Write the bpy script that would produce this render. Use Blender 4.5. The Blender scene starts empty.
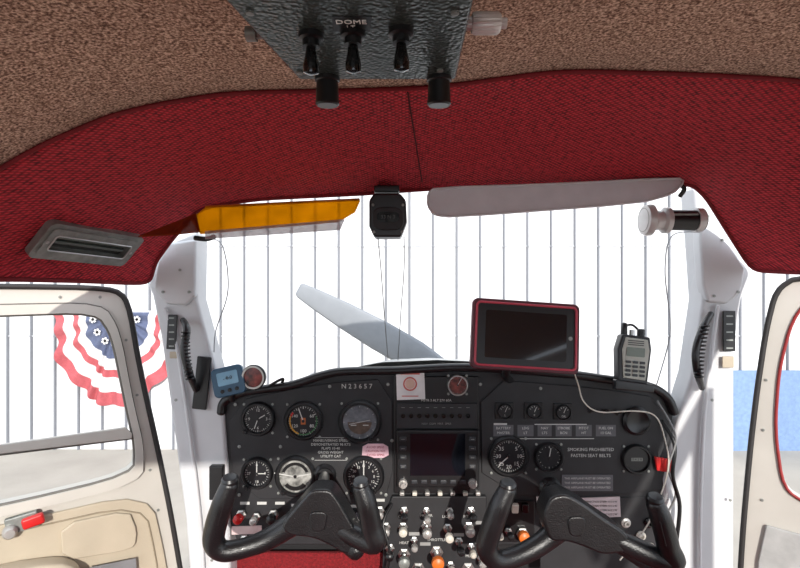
import bpy, bmesh, math, random
from mathutils import Vector, Matrix, Euler
from mathutils.bvhtree import BVHTree
random.seed(4)
EYE=1.75; F=520.0
# ---------------------------------------------------------------- helpers
def lin(c):
    c=c/255.0
    return c/12.92 if c<=0.04045 else ((c+0.055)/1.055)**2.4
def rgb(t): return (lin(t[0]),lin(t[1]),lin(t[2]),1)
def pt(u,v,d): return Vector(((u-400)/F*d, d, EYE-(v-284)/F*d))
PD=1.10; K=PD/F
def pn(u,v,o=0.0):
    p=pt(u,v,PD); p.y-=o; return p
MATS={}
def M(name,col,rough=0.5,metal=0.0,bump=None,var=0.06,vscale=30,coat=0,trans=0,alpha=None,emit=None):
    if name in MATS: return MATS[name]
    m=bpy.data.materials.new(name); m.use_nodes=True; nt=m.node_tree; b=nt.nodes['Principled BSDF']
    tc=nt.nodes.new('ShaderNodeTexCoord')
    n=nt.nodes.new('ShaderNodeTexNoise'); n.inputs['Scale'].default_value=vscale; n.inputs['Detail'].default_value=4
    nt.links.new(tc.outputs['Object'],n.inputs['Vector'])
    r=nt.nodes.new('ShaderNodeValToRGB'); c=rgb(col)
    r.color_ramp.elements[0].position=0.3; r.color_ramp.elements[1].position=0.7
    r.color_ramp.elements[0].color=tuple(x*(1-var*2) for x in c[:3])+(1,)
    r.color_ramp.elements[1].color=tuple(min(1,x*(1+var*2)) for x in c[:3])+(1,)
    nt.links.new(n.outputs['Fac'],r.inputs['Fac']); nt.links.new(r.outputs['Color'],b.inputs['Base Color'])
    b.inputs['Roughness'].default_value=rough; b.inputs['Metallic'].default_value=metal
    b.inputs['Coat Weight'].default_value=coat
    b.inputs['Transmission Weight'].default_value=trans
    if alpha is not None: b.inputs['Alpha'].default_value=alpha
    if bump:
        n2=nt.nodes.new('ShaderNodeTexNoise'); n2.inputs['Scale'].default_value=bump[0]; n2.inputs['Detail'].default_value=3
        nt.links.new(tc.outputs['Object'],n2.inputs['Vector'])
        bp=nt.nodes.new('ShaderNodeBump'); bp.inputs['Strength'].default_value=bump[1]; bp.inputs['Distance'].default_value=bump[2] if len(bump)>2 else 0.002
        nt.links.new(n2.outputs['Fac'],bp.inputs['Height']); nt.links.new(bp.outputs['Normal'],b.inputs['Normal'])
    MATS[name]=m; return m
def group(name,loc=(0,0,0)):
    e=bpy.data.objects.new(name,None); e.empty_display_size=0.02; e.location=loc
    bpy.context.collection.objects.link(e); return e
def link(name,me,mat,parent=None,smooth=False):
    o=bpy.data.objects.new(name,me); bpy.context.collection.objects.link(o)
    if mat: me.materials.append(mat)
    if smooth:
        for p in me.polygons: p.use_smooth=True
    if parent:
        o.parent=parent; o.matrix_parent_inverse=Matrix.Translation(parent.location).inverted()
    return o
def bevel(o,w,seg=2,ang=30):
    b=o.modifiers.new('bevel','BEVEL'); b.width=w; b.segments=seg; b.limit_method='ANGLE'; b.angle_limit=math.radians(ang)
    for p in o.data.polygons: p.use_smooth=True
    wn=o.modifiers.new('wn','WEIGHTED_NORMAL'); wn.keep_sharp=False
def box(name,c,s,mat,parent=None,rot=(0,0,0),bev=0.002):
    bm=bmesh.new(); bmesh.ops.create_cube(bm,size=1.0)
    R=Euler([math.radians(a) for a in rot]).to_matrix()
    for v in bm.verts:
        v.co=R@Vector((v.co.x*s[0],v.co.y*s[1],v.co.z*s[2]))+Vector(c)
    me=bpy.data.meshes.new(name); bm.to_mesh(me); bm.free()
    o=link(name,me,mat,parent)
    if bev: bevel(o,min(bev,min(s)*0.45))
    return o
def frame_for(ax):
    ax=Vector(ax).normalized()
    t=Vector((0,0,1)) if abs(ax.z)<0.9 else Vector((1,0,0))
    a=ax.cross(t).normalized(); b=ax.cross(a).normalized()
    return ax,a,b
def lathe(name,c,ax,prof,mat,parent=None,seg=32,smooth=True,knurl=0):
    ax,a,b=frame_for(ax); c=Vector(c); vs=[];fs=[]
    for (r,h) in prof:
        for i in range(seg):
            t=2*math.pi*i/seg; rr=r*(1-(knurl if i%2 else 0))
            vs.append(c+ax*h+(a*math.cos(t)+b*math.sin(t))*rr)
    n=len(prof)
    for j in range(n-1):
        for i in range(seg):
            k=(i+1)%seg; fs.append((j*seg+i,j*seg+k,(j+1)*seg+k,(j+1)*seg+i))
    if prof[0][0]>1e-6: fs.append(tuple(range(seg))[::-1])
    if prof[-1][0]>1e-6: fs.append(tuple((n-1)*seg+i for i in range(seg)))
    me=bpy.data.meshes.new(name); me.from_pydata(vs,[],fs); me.update()
    bm=bmesh.new(); bm.from_mesh(me); bmesh.ops.remove_doubles(bm,verts=bm.verts,dist=1e-6); bmesh.ops.recalc_face_normals(bm,faces=bm.faces); bm.to_mesh(me); bm.free()
    o=link(name,me,mat,parent,smooth)
    if smooth:
        try: me.set_sharp_from_angle(angle=math.radians(35))
        except Exception: pass
    return o
def cat(P,n=8):
    P=[Vector(p) for p in P]; out=[]
    for i in range(len(P)-1):
        p0=P[max(i-1,0)];p1=P[i];p2=P[i+1];p3=P[min(i+2,len(P)-1)]
        for k in range(n):
            t=k/n; out.append(0.5*((2*p1)+(p2-p0)*t+(2*p0-5*p1+4*p2-p3)*t*t+(3*p1-p0-3*p2+p3)*t*t*t))
    out.append(P[-1]); return out
def tube(name,P,r,mat,parent=None,n=8,seg=14,smoothpath=True,closed=False,flat=1.0,capround=True):
    if not isinstance(r,(list,tuple)): r=[r]*len(P)
    if smoothpath:
        Q=cat(P,n); R=[]
        for i in range(len(P)-1):
            for k in range(n):
                t=k/n; t=t*t*(3-2*t); R.append(r[i]*(1-t)+r[i+1]*t)
        R.append(r[-1])
    else: Q=[Vector(p) for p in P]; R=list(r)
    if capround and not closed:
        d0=(Q[0]-Q[1]).normalized(); d1=(Q[-1]-Q[-2]).normalized()
        Q=[Q[0]+d0*R[0]*0.6,Q[0]+d0*R[0]*0.4]+Q+[Q[-1]+d1*R[-1]*0.4,Q[-1]+d1*R[-1]*0.6]
        R=[R[0]*0.35,R[0]*0.8]+R+[R[-1]*0.8,R[-1]*0.35]
    vs=[];fs=[];up=None;N=len(Q)
    for i in range(N):
        if closed: T=(Q[(i+1)%N]-Q[i-1]).normalized()
        else: T=(Q[min(i+1,N-1)]-Q[max(i-1,0)]).normalized()
        if up is None: _,up,_b=frame_for(T)
        up=(up-T*up.dot(T))
        if up.length<1e-5: _,up,_b=frame_for(T)
        up.normalize(); bb=T.cross(up)
        for k in range(seg):
            t=2*math.pi*k/seg; vs.append(Q[i]+(up*math.cos(t)*flat+bb*math.sin(t))*R[i])
    M_=N if closed else N-1
    for i in range(M_):
        j=(i+1)%N
        for k in range(seg):
            l=(k+1)%seg; fs.append((i*seg+k,i*seg+l,j*seg+l,j*seg+k))
    if not closed:
        fs.append(tuple(range(seg))[::-1]); fs.append(tuple((N-1)*seg+k for k in range(seg)))
    me=bpy.data.meshes.new(name); me.from_pydata(vs,[],fs); me.update()
    bm=bmesh.new(); bm.from_mesh(me); bmesh.ops.recalc_face_normals(bm,faces=bm.faces); bm.to_mesh(me); bm.free()
    return link(name,me,mat,parent,True)
def prism(name,pts,off,mat,parent=None,bev=0.0,holes=(),seg=2):
    bm=bmesh.new(); es=[]
    for loop in [pts]+list(holes):
        vs=[bm.verts.new(p) for p in loop]
        for i in range(len(vs)): es.append(bm.edges.new((vs[i],vs[(i+1)%len(vs)])))
    if holes: bmesh.ops.triangle_fill(bm,edges=es,use_beauty=True)
    else: bm.faces.new(list(bm.verts))
    r=bmesh.ops.extrude_face_region(bm,geom=list(bm.faces))
    for g in r['geom']:
        if isinstance(g,bmesh.types.BMVert): g.co+=Vector(off)
    bmesh.ops.recalc_face_normals(bm,faces=bm.faces)
    me=bpy.data.meshes.new(name); bm.to_mesh(me); bm.free()
    o=link(name,me,mat,parent)
    if bev: bevel(o,bev,seg)
    return o
def quads(name,L,y,mat,parent):
    vs=[];fs=[]
    for (cx,cz,w,h,a) in L:
        ca,sa=math.cos(a),math.sin(a); k=len(vs)
        for (dx,dz) in ((-w/2,-h/2),(w/2,-h/2),(w/2,h/2),(-w/2,h/2)):
            vs.append((cx+dx*ca-dz*sa,y,cz+dx*sa+dz*ca))
        fs.append((k,k+1,k+2,k+3))
    me=bpy.data.meshes.new(name); me.from_pydata(vs,[],fs); me.update()
    return link(name,me,mat,parent)
def text(name,s,loc,size,mat,parent,rot=(90,0,0),ext=0.0002,align='CENTER'):
    cu=bpy.data.curves.new(name,'FONT'); cu.body=s; cu.size=size; cu.align_x=align; cu.align_y='CENTER'; cu.extrude=ext; cu.resolution_u=2
    o=bpy.data.objects.new('tmp',cu); bpy.context.collection.objects.link(o)
    bpy.context.view_layer.update()
    me=bpy.data.meshes.new_from_object(o.evaluated_get(bpy.context.evaluated_depsgraph_get()))
    bpy.data.objects.remove(o)
    me.transform(Matrix.Translation(loc)@Euler([math.radians(a) for a in rot]).to_matrix().to_4x4())
    me.materials.clear()
    return link(name,me,mat,parent)
# ---------------------------------------------------------------- materials
black=M('panel_black_paint',(30,30,33),0.55,bump=(900,0.25,0.0006),var=0.12)
blk2=M('black_plastic',(20,20,22),0.35,var=0.1)
blkg=M('black_gloss',(10,10,12),0.12,coat=0.3)
leather=M('black_leather_grip',(22,22,24),0.34,bump=(420,0.5,0.0012),var=0.15,coat=0.1)
white_t=M('label_white',(190,190,186),0.6)
white_p=M('cabin_white_paint',(198,199,201),0.42,bump=(120,0.1,0.001),var=0.03,vscale=8)
door_w=M('door_white_plastic',(190,186,178),0.5,bump=(200,0.1,0.001),var=0.04,vscale=6)
beige=M('door_beige_vinyl',(178,166,146),0.6,bump=(300,0.25,0.001),var=0.05,vscale=9)
silver=M('brushed_silver',(190,190,188),0.3,1.0)
satin=M('satin_nickel',(175,172,168),0.38,0.45)
greym=M('grey_metal',(135,138,134),0.42,0.35,var=0.12,vscale=60)
redm=M('red_plastic',(185,25,25),0.4)
redseal=M('red_rubber_seal',(140,35,35),0.6)
orange=M('orange_plastic',(215,110,40),0.4)
ivory=M('ivory_plastic',(205,200,188),0.4)
rubber=M('dark_rubber_seal',(35,33,33),0.6)
seal2=M('grey_window_seal',(100,96,90),0.6)
screen=M('dark_screen',(16,18,24),0.08,coat=0.6)
dialb=M('dial_black',(22,23,27),0.35,var=0.1)
dialg=M('dial_grey',(95,98,104),0.35,var=0.3,vscale=60)
dialbrown=M('dial_brown',(82,66,56),0.4,var=0.3,vscale=60)

def fabric_red():
    m=bpy.data.materials.new('red_woven_fabric'); m.use_nodes=True; nt=m.node_tree; b=nt.nodes['Principled BSDF']
    tc=nt.nodes.new('ShaderNodeTexCoord')
    mp=nt.nodes.new('ShaderNodeMapping'); nt.links.new(tc.outputs['UV'],mp.inputs['Vector'])
    ws=[]
    for ang in (32,-32):
        mm=nt.nodes.new('ShaderNodeMapping'); mm.inputs['Rotation'].default_value=(0,0,math.radians(ang)); nt.links.new(mp.outputs[0],mm.inputs['Vector'])
        w=nt.nodes.new('ShaderNodeTexWave'); w.bands_direction='Y'; w.inputs['Scale'].default_value=60; w.inputs['Distortion'].default_value=1.8; w.inputs['Detail'].default_value=2
        nt.links.new(mm.outputs[0],w.inputs['Vector']); ws.append(w)
    mx=nt.nodes.new('ShaderNodeMath'); mx.operation='MULTIPLY'
    nt.links.new(ws[0].outputs['Fac'],mx.inputs[0]); nt.links.new(ws[1].outputs['Fac'],mx.inputs[1])
    n=nt.nodes.new('ShaderNodeTexNoise'); n.inputs['Scale'].default_value=120; n.inputs['Detail'].default_value=3; nt.links.new(mp.outputs[0],n.inputs['Vector'])
    ad=nt.nodes.new('ShaderNodeMath'); ad.operation='MULTIPLY_ADD'; ad.inputs[1].default_value=0.75
    nt.links.new(mx.outputs[0],ad.inputs[0]); nt.links.new(n.outputs['Fac'],ad.inputs[2])
    r=nt.nodes.new('ShaderNodeValToRGB'); nt.links.new(ad.outputs[0],r.inputs['Fac'])
    r.color_ramp.elements[0].position=0.38; r.color_ramp.elements[0].color=rgb((98,10,22))
    r.color_ramp.elements[1].position=0.98; r.color_ramp.elements[1].color=rgb((222,52,66))
    nt.links.new(r.outputs[0],b.inputs['Base Color']); b.inputs['Roughness'].default_value=0.85
    bp=nt.nodes.new('ShaderNodeBump'); bp.inputs['Strength'].default_value=0.8; bp.inputs['Distance'].default_value=0.0025
    nt.links.new(mx.outputs[0],bp.inputs['Height']); nt.links.new(bp.outputs[0],b.inputs['Normal'])
    return m
def fabric_brown():
    m=bpy.data.materials.new('brown_speckled_carpet'); m.use_nodes=True; nt=m.node_tree; b=nt.nodes['Principled BSDF']
    tc=nt.nodes.new('ShaderNodeTexCoord')
    n=nt.nodes.new('ShaderNodeTexNoise'); n.inputs['Scale'].default_value=360; n.inputs['Detail'].default_value=4; nt.links.new(tc.outputs['Object'],n.inputs['Vector'])
    r=nt.nodes.new('ShaderNodeValToRGB'); nt.links.new(n.outputs['Fac'],r.inputs['Fac'])
    r.color_ramp.elements[0].position=0.36; r.color_ramp.elements[0].color=rgb((98,68,54))
    r.color_ramp.elements[1].position=0.66; r.color_ramp.elements[1].color=rgb((236,208,184))
    e=r.color_ramp.elements.new(0.5); e.color=rgb((174,140,118))
    nt.links.new(r.outputs[0],b.inputs['Base Color']); b.inputs['Roughness'].default_value=0.95
    bp=nt.nodes.new('ShaderNodeBump'); bp.inputs['Strength'].default_value=0.6; bp.inputs['Distance'].default_value=0.002
    nt.links.new(n.outputs['Fac'],bp.inputs['Height']); nt.links.new(bp.outputs[0],b.inputs['Normal'])
    return m
redf=fabric_red(); brownf=fabric_brown()
def hammered():
    m=bpy.data.materials.new('hammered_grey_enamel'); m.use_nodes=True; nt=m.node_tree; b=nt.nodes['Principled BSDF']
    tc=nt.nodes.new('ShaderNodeTexCoord')
    n=nt.nodes.new('ShaderNodeTexVoronoi'); n.inputs['Scale'].default_value=330; n.feature='SMOOTH_F1'; nt.links.new(tc.outputs['Object'],n.inputs['Vector'])
    b.inputs['Base Color'].default_value=rgb((70,78,75)); b.inputs['Metallic'].default_value=0.5; b.inputs['Roughness'].default_value=0.3
    bp=nt.nodes.new('ShaderNodeBump'); bp.inputs['Strength'].default_value=0.45; bp.inputs['Distance'].default_value=0.002
    nt.links.new(n.outputs['Distance'],bp.inputs['Height']); nt.links.new(bp.outputs[0],b.inputs['Normal'])
    return m
ham=hammered()
def glassmat(name,tint,fac):
    m=bpy.data.materials.new(name); m.use_nodes=True; nt=m.node_tree; nt.nodes.clear()
    o=nt.nodes.new('ShaderNodeOutputMaterial'); t=nt.nodes.new('ShaderNodeBsdfTransparent'); t.inputs[0].default_value=tint
    g=nt.nodes.new('ShaderNodeBsdfGlossy'); g.inputs['Roughness'].default_value=0.03
    mx=nt.nodes.new('ShaderNodeMixShader'); mx.inputs[0].default_value=fac
    nt.links.new(t.outputs[0],mx.inputs[1]); nt.links.new(g.outputs[0],mx.inputs[2]); nt.links.new(mx.outputs[0],o.inputs[0])
    return m
glass=glassmat('windshield_acrylic',(0.96,0.97,0.97,1),0.04)
def thinmat(name,tint,tl,f,diff=None):
    m=glassmat(name,tint,0.08); nt=m.node_tree
    o=[n for n in nt.nodes if n.type=='OUTPUT_MATERIAL'][0]; prev=o.inputs[0].links[0].from_socket
    t=nt.nodes.new('ShaderNodeBsdfTranslucent'); t.inputs[0].default_value=tl
    mx=nt.nodes.new('ShaderNodeMixShader'); mx.inputs[0].default_value=f
    nt.links.new(prev,mx.inputs[1]); nt.links.new(t.outputs[0],mx.inputs[2]); nt.links.new(mx.outputs[0],o.inputs[0])
    tc=nt.nodes.new('ShaderNodeTexCoord'); nz_=nt.nodes.new('ShaderNodeTexNoise'); nz_.inputs['Scale'].default_value=14; nt.links.new(tc.outputs['Object'],nz_.inputs['Vector'])
    r=nt.nodes.new('ShaderNodeValToRGB'); r.color_ramp.elements[0].position=.35; r.color_ramp.elements[1].position=.65
    r.color_ramp.elements[0].color=tuple(c*.6 for c in tl[:3])+(1,); r.color_ramp.elements[1].color=tl
    nt.links.new(nz_.outputs['Fac'],r.inputs['Fac']); nt.links.new(r.outputs[0],t.inputs[0]); return m
amber=thinmat('amber_acrylic',(0.86,0.50,0.015,1),(.85,.50,.05,1),.55)
amberd=M('amber_acrylic_dark',(120,46,20),0.25,alpha=0.9)
clearg=M('smoke_acrylic',(190,194,198),0.25,alpha=0.6)
def visormat():
    m=M('visor_grey_vinyl',(225,228,230),0.55,bump=(260,0.3,0.001),var=0.03); nt=m.node_tree
    o=[n for n in nt.nodes if n.type=='OUTPUT_MATERIAL'][0]; prev=o.inputs[0].links[0].from_socket
    t=nt.nodes.new('ShaderNodeBsdfTranslucent'); t.inputs[0].default_value=(.75,.77,.8,1)
    mx=nt.nodes.new('ShaderNodeMixShader'); mx.inputs[0].default_value=.25
    nt.links.new(prev,mx.inputs[1]); nt.links.new(t.outputs[0],mx.inputs[2]); nt.links.new(mx.outputs[0],o.inputs[0]); return m
visorg=visormat()

# ---------------------------------------------------------------- outside
ground=bpy.data.meshes.new('ground')
ground.from_pydata([(-30,-30,0),(30,-30,0),(30,30,0),(-30,30,0)],[],[(0,1,2,3)])
link('ground',ground,M('concrete_apron',(165,158,148),0.9,bump=(20,0.3,0.01),var=0.05,vscale=2))
WY=5.5
wallm=M('white_metal_siding',(212,212,214),0.6,var=0.02,vscale=1)
ribm=M('rib_shadow_grey',(118,120,126),0.6,var=0.03)  # grey puts the thin shadow line of each raised rib into its colour
wg=group('wall_front',(0,WY,0))
box('siding',(0,WY+0.06,3.5),(26,0.1,7),wallm,wg,bev=0)
vs=[];fs=[]
x=-12.9
while x<12.9:
    k=len(vs)
    for z in (0.0,7.0):
        for dx,dy in ((-0.014,0.012),(-0.007,-0.015),(0.007,-0.015),(0.014,0.012)): vs.append((x+dx,WY+dy,z))
    for i in range(3): fs.append((k+i,k+i+1,k+4+i+1,k+4+i))
    x+=0.25
me=bpy.data.meshes.new('ribs'); me.from_pydata(vs,[],fs); me.update(); link('siding_ribs',me,ribm,wg)
seamm=M('siding_seam',(180,181,185),0.6)
for z in (1.2,2.15): box('girt_seam',(0,WY+0.005,z),(26,0.02,0.012),seamm,wg,bev=0)
box('blue_shadow_panel',(6.7,WY-0.03,0.42),(6.6,0.03,0.84),M('wing_shadow_blue',(112,136,172),0.7),wg,bev=0)  # added panel: the wing's shadow on the wall, put in as blue colour

def bunting():
    c=pt(119,312,WY-.02); R=0.69; g=group('bunting_flag',c)
    fb=M('flag_blue',(78,86,112),0.8); fw=M('flag_white',(200,198,198),0.8); fr=M('flag_red',(168,78,84),0.8)
    bands=[(0.0,0.50,fb),(0.50,0.62,fw),(.62,.70,fr),(.70,.86,fw),(0.86,1.0,fr)]
    for bi,(a,b,mt) in enumerate(bands):
        vs=[];fs=[];NA=120;NR=4
        for j in range(NR+1):
            rr_=R*(a+(b-a)*j/NR)
            for i in range(NA+1):
                th=math.pi+math.pi*i/NA; ph=i*math.pi*2/11+0.8*math.sin(i*.13)
                pl=0.035*math.sin(ph)*(rr_/R)
                sc=1+0.012*math.cos(ph)*(rr_/R)
                vs.append((c.x+rr_*sc*math.cos(th)+.04*(rr_/R)*math.sin(i*.21),c.y+pl-0.04,c.z+rr_*sc*math.sin(th)*1.42))
        for j in range(NR):
            for i in range(NA):
                k=j*(NA+1)+i; fs.append((k,k+1,k+NA+2,k+NA+1))
        me=bpy.data.meshes.new('band'); me.from_pydata(vs,[],fs); me.update(); link('cloth_band_%d'%bi,me,mt,g,True)
    st=[]
    for i in range(7):
        th=math.pi+math.pi*(i+0.5)/7; q=R*0.34
        for k in range(3): st.append((c.x+q*math.cos(th),c.z+q*math.sin(th)*1.4,0.075,0.022,k*math.pi/3+.3))
    quads('stars',st,c.y-0.082,fw,g)
    tube('hem',[(c.x-R,c.y-0.02,c.z),(c.x+R,c.y-0.02,c.z)],0.015,fw,g,smoothpath=False)
bunting()

# cowling
cg=group('engine_cowling',(0.1,1.8,1.4))
vs=[];fs=[];NS=32
secs=[(1.39,0.50,-0.203,0.62),(1.6,0.47,-0.232,0.58),(1.9,0.42,-0.27,0.5),(2.1,0.34,-0.32,0.40),(2.16,0.24,-0.40,0.25),(2.17,0.1,-0.5,0.1)]
for (y,w,top,h) in secs:
    cz=EYE+top-h*0.5
    for i in range(NS):
        t=2*math.pi*i/NS; ca,sa=math.cos(t),math.sin(t)
        e=0.75
        vs.append((0.1+w*math.copysign(abs(ca)**e,ca),y,cz+h*0.5*sa))
for j in range(len(secs)-1):
    for i in range(NS):
        k=(i+1)%NS; fs.append((j*NS+i,j*NS+k,(j+1)*NS+k,(j+1)*NS+i))
fs.append(tuple((len(secs)-1)*NS+i for i in range(NS)))
me=bpy.data.meshes.new('cowl'); me.from_pydata(vs,[],fs); me.update()
link('cowl_shell',me,M('cowl_white_paint',(175,175,172),0.35),cg,True)
tube('nose_gear_strut',[(.1,1.7,1.25),(.1,1.75,.25)],.03,silver,cg,smoothpath=False)
lathe('nose_wheel',(.03,1.75,.2),(1,0,0),[(.06,0),(.17,.01),(.2,.04),(.2,.10),(.17,.13),(.06,.14)],rubber,cg)
# propeller
PDp=2.24
hub=pt(478,392,PDp); pg=group('airplane_propeller',hub)
tip=pt(298,289,PDp); ax=(tip-hub).normalized(); nrm=Vector((0,-1,0)); sd=ax.cross(nrm).normalized()
L=(tip-hub).length; bm_grey=M('propeller_grey_paint',(138,141,146),0.6,0.0,var=.02)
for s,nm in ((1,'blade_1'),(-1,'blade_2')):
    vs=[];fs=[]
    prof=[(0.0,0.05,0.02),(0.15,0.055,0.02),(0.35,0.078,0.014),(0.55,0.074,0.010),(0.75,0.060,0.007),(0.9,0.045,0.005),(0.985,0.034,0.004),(1.0,0.025,0.003)]
    for (t,w,th) in prof:
        tw=math.radians(28*(1-t)+8); c=hub+ax*s*L*t
        a=sd*s*math.cos(tw)+nrm*math.sin(tw); n=-sd*s*math.sin(tw)+nrm*math.cos(tw)
        for q in range(12):
            an=2*math.pi*q/12; vs.append(c+a*w*math.cos(an)+n*th*math.sin(an))
    for j in range(len(prof)-1):
        for i in range(12):
            k=(i+1)%12; fs.append((j*12+i,j*12+k,(j+1)*12+k,(j+1)*12+i))
    fs.append(tuple((len(prof)-1)*12+i for i in range(12)))
    me=bpy.data.meshes.new(nm); me.from_pydata(vs,[],fs); me.update(); link(nm,me,bm_grey,pg,True)
lathe('spinner',hub+Vector((0,-0.07,0)),(0,1,0),[(0.11,0),(0.11,0.05),(0.09,0.14),(0.05,0.21),(0,0.24)],silver,pg)

# ---------------------------------------------------------------- ceiling + headliner
def W(x,y,z): return Vector((x,y,EYE+z))
B=[(-.63,.60,.02),(-.60,.65,.06),(-.55,.65,.105),(-.50,.65,.145),(-.44,.65,.178),(-.3625,.65,.211),(-.30,.65,.226),(-.2125,.65,.240),(-.05,.65,.243),(.05,.65,.247),(.2,.65,.2675),(.36,.65,.263),(.44,.65,.259),(.5,.65,.255),(.58,.65,.235),(.70,.65,.15),(.76,.62,.03)]
B=[W(*b) for b in B]
C=[W(-.63,.62,0),pt(0,279,.78),pt(80,281,.92),pt(150,284,1.08),pt(156,262,1.07),pt(172,240,1.05),pt(200,208,1.0),pt(260,199,.98),pt(365,194,.98),pt(430,189,.98),pt(560,187,.98),pt(690,183,.98),pt(706,198,1.0),pt(727,232,1.05),pt(752,271,1.08),pt(800,273,.95),W(.76,.66,0.01)]
def resample(P,n):
    out=[]
    for i in range(len(P)-1):
        for k in range(n): out.append(P[i].lerp(P[i+1],k/n))
    out.append(P[-1].copy()); return out
def smooth(P,it=2):
    P=[p.copy() for p in P]
    for _ in range(it):
        Q=[p.copy() for p in P]
        for i in range(1,len(P)-1): Q[i]=(P[i-1]+P[i]*2+P[i+1])/4
        P=Q
    return P
NB=8
Br=smooth(resample(B,NB),5); Cr=smooth(resample(C,NB),4)
NR=26; vs=[];fs=[]
cen=Vector((0.1,0.8,EYE+0.05))
for j in range(NR+1):
    t=j/NR
    for i in range(len(Br)):
        b=Br[i];c=Cr[i]; mid=(b+c)/2
        out=(mid-cen); out.y=0; out.normalize()
        mid=mid+out*0.022+Vector((0,0.02,0))
        p=b*(1-t)**2+mid*2*t*(1-t)+c*t*t
        p=p+Vector((0,0,1))*0.003*math.sin(i*0.35+t*3)*math.sin(t*math.pi)
        vs.append(p)
NCc=len(Br)
for j in range(NR):
    for i in range(NCc-1):
        k=j*NCc+i; fs.append((k,k+1,k+NCc+1,k+NCc))
me=bpy.data.meshes.new('headliner'); me.from_pydata([tuple(v) for v in vs],[],fs); me.update()
uvl=me.uv_layers.new(name='UVMap')
for lp in me.loops:
    v=me.vertices[lp.vertex_index].co; uvl.data[lp.index].uv=(v.x, (v.y*0.6-v.z*0.9) )
ceilg=group('ceiling_trim_headliner',(0.1,.8,EYE+.2))
ho=link('fabric',me,redf,ceilg,True)
so=ho.modifiers.new('solid','SOLIDIFY'); so.thickness=0.006; so.offset=1.0
hb=BVHTree.FromPolygons([tuple(v) for v in vs],fs)
def hit(u,v,lift=0.0):
    d=pt(u,v,1.0)-Vector((0,0,EYE)); d.normalize()
    h=hb.ray_cast(Vector((0,0,EYE)),d)
    if h[0] is None: return pt(u,v,0.9)-d*lift
    return h[0]-d*lift
weltm=M('red_welt',(120,18,28),0.8)
tube('edge_welt',[p+Vector((0,-0.002,0)) for p in Cr],0.004,weltm,ceilg,smoothpath=False,seg=8)
tube('centre_seam',[hit(407+ (v-88)*0.16,v,0.0005) for v in range(92,186,10)],0.0012,M('seam_dark_red',(70,8,16),0.9),ceilg,seg=6)
tube('carpet_seam',[p+Vector((0,-0.003,-0.002)) for p in Br],0.003,weltm,ceilg,smoothpath=False,seg=8)
A=[]
for p in Br: A.append(Vector((p.x,-1.1,p.z+0.0)))
vs2=[];fs2=[];NJ=20
for j in range(NJ+1):
    t=j/NJ
    for i in range(NCc):
        p=A[i].lerp(Br[i],t); p.z+=0.01*math.sin(t*math.pi)
        vs2.append(tuple(p))
for j in range(NJ):
    for i in range(NCc-1):
        k=j*NCc+i; fs2.append((k,k+1,k+NCc+1,k+NCc))
me=bpy.data.meshes.new('ceiling'); me.from_pydata(vs2,[],fs2); me.update()
co=link('ceiling',me,brownf,None,True); so=co.modifiers.new('solid','SOLIDIFY'); so.thickness=0.006; so.offset=1.0
cabw=M('cabin_beige_trim',(205,196,182),.7,var=.05,vscale=5)
for nm,x in (('wall_left',-.645),('wall_right',.775)):
    g=group(nm,(x,-.4,1.3))
    outer=[(x,.22,.85),(x,.22,EYE+.03),(x,-1.1,EYE+.03),(x,-1.1,.85)]
    hole=[(x,.05,EYE-.34),(x,.05,EYE-.02),(x,-.95,EYE-.03),(x,-.95,EYE-.32)]
    prism('side_panel',[Vector(p) for p in outer],(-.02 if x<0 else .02,0,0),cabw,g,holes=[[Vector(p) for p in hole]])
box('wall_back',(.065,-1.12,(.85+EYE-.24)/2),(1.44,.03,EYE-.24-.85),cabw)
box('floor',(.065,.03,.84),(1.44,2.3,.03),M('red_floor_carpet',(140,40,42),.95,bump=(500,.8,.003)),None,bev=0)

# ---------------------------------------------------------------- pillars
lp=[(172,239),(198,232),(197,300),(208,340),(222,392),(228,480),(232,640),(194,640),(185,520),(172,420),(161,340),(152,296),(147,284),(156,262)]
g=group('trim_1',pt(190,400,1.1)); trimL=g
prism('door_post',[pt(u,v,1.09) for u,v in lp],(0,0.06,0),white_p,g,bev=0.008,seg=3)
lf=[(168,243),(196,239),(195,296),(186,306),(165,304),(153,288),(157,262)]
prism('upper_fairing',[pt(u,v,1.08) for u,v in lf],(0,0.03,0),white_p,g,bev=0.006,seg=3)
tube('post_edge_bead',[pt(u,v,1.082) for u,v in ((165,308),(176,345),(188,420),(200,520),(206,620))],.004,white_p,g,seg=8)
box('placard_strip',pt(172,332,1.08),(0.020,0.004,0.072),blk2,g,rot=(0,3,0))
quads('placard_ticks',[(pt(172,318+i*7,1.08).x,pt(172,318+i*7,1.08).z,0.011,0.003,0) for i in range(5)],1.0775,greym,g)
box('placard_label',pt(174,355,1.08),(0.018,0.003,0.014),beige,g)
box('switch_plate',pt(202,383,1.082),(0.03,0.006,0.11),blk2,g,rot=(0,6,0))
box('lower_box',pt(217,482,1.08),(0.028,0.016,0.07),blk2,g)
tube('grab_handle',[pt(183,320,1.075),pt(187,330,1.045),pt(184,350,1.035),pt(189,372,1.04),pt(196,390,1.075)],[.006,.0075,.0075,.0075,.006],leather,g)
for i in range(14):
    p=pt(185.5-1.5*math.sin(i/13*3.1)+i*0.35,332+i*3.6,1.036)
    lathe('handle_rib',p,(0.1,0,-1),[(0.0082,-0.0015),(0.009,0),(0.0082,0.0015)],blk2,g,seg=14)
for (u,v) in ((163,292),(189,292),(180,270),(176,400),(212,560)):
    lathe('screw',pt(u,v,1.079),(0,-1,0),[(0.003,0),(0.003,0.0015),(0,0.002)],greym,g,seg=10)
rp=[(694,186),(706,198),(727,232),(750,268),(752,274),(742,300),(735,350),(735,640),(668,640),(667,560),(664,480),(678,420),(692,375),(703,300),(699,240)]
g=group('trim_2',pt(720,400,1.1)); trimR=g
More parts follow.
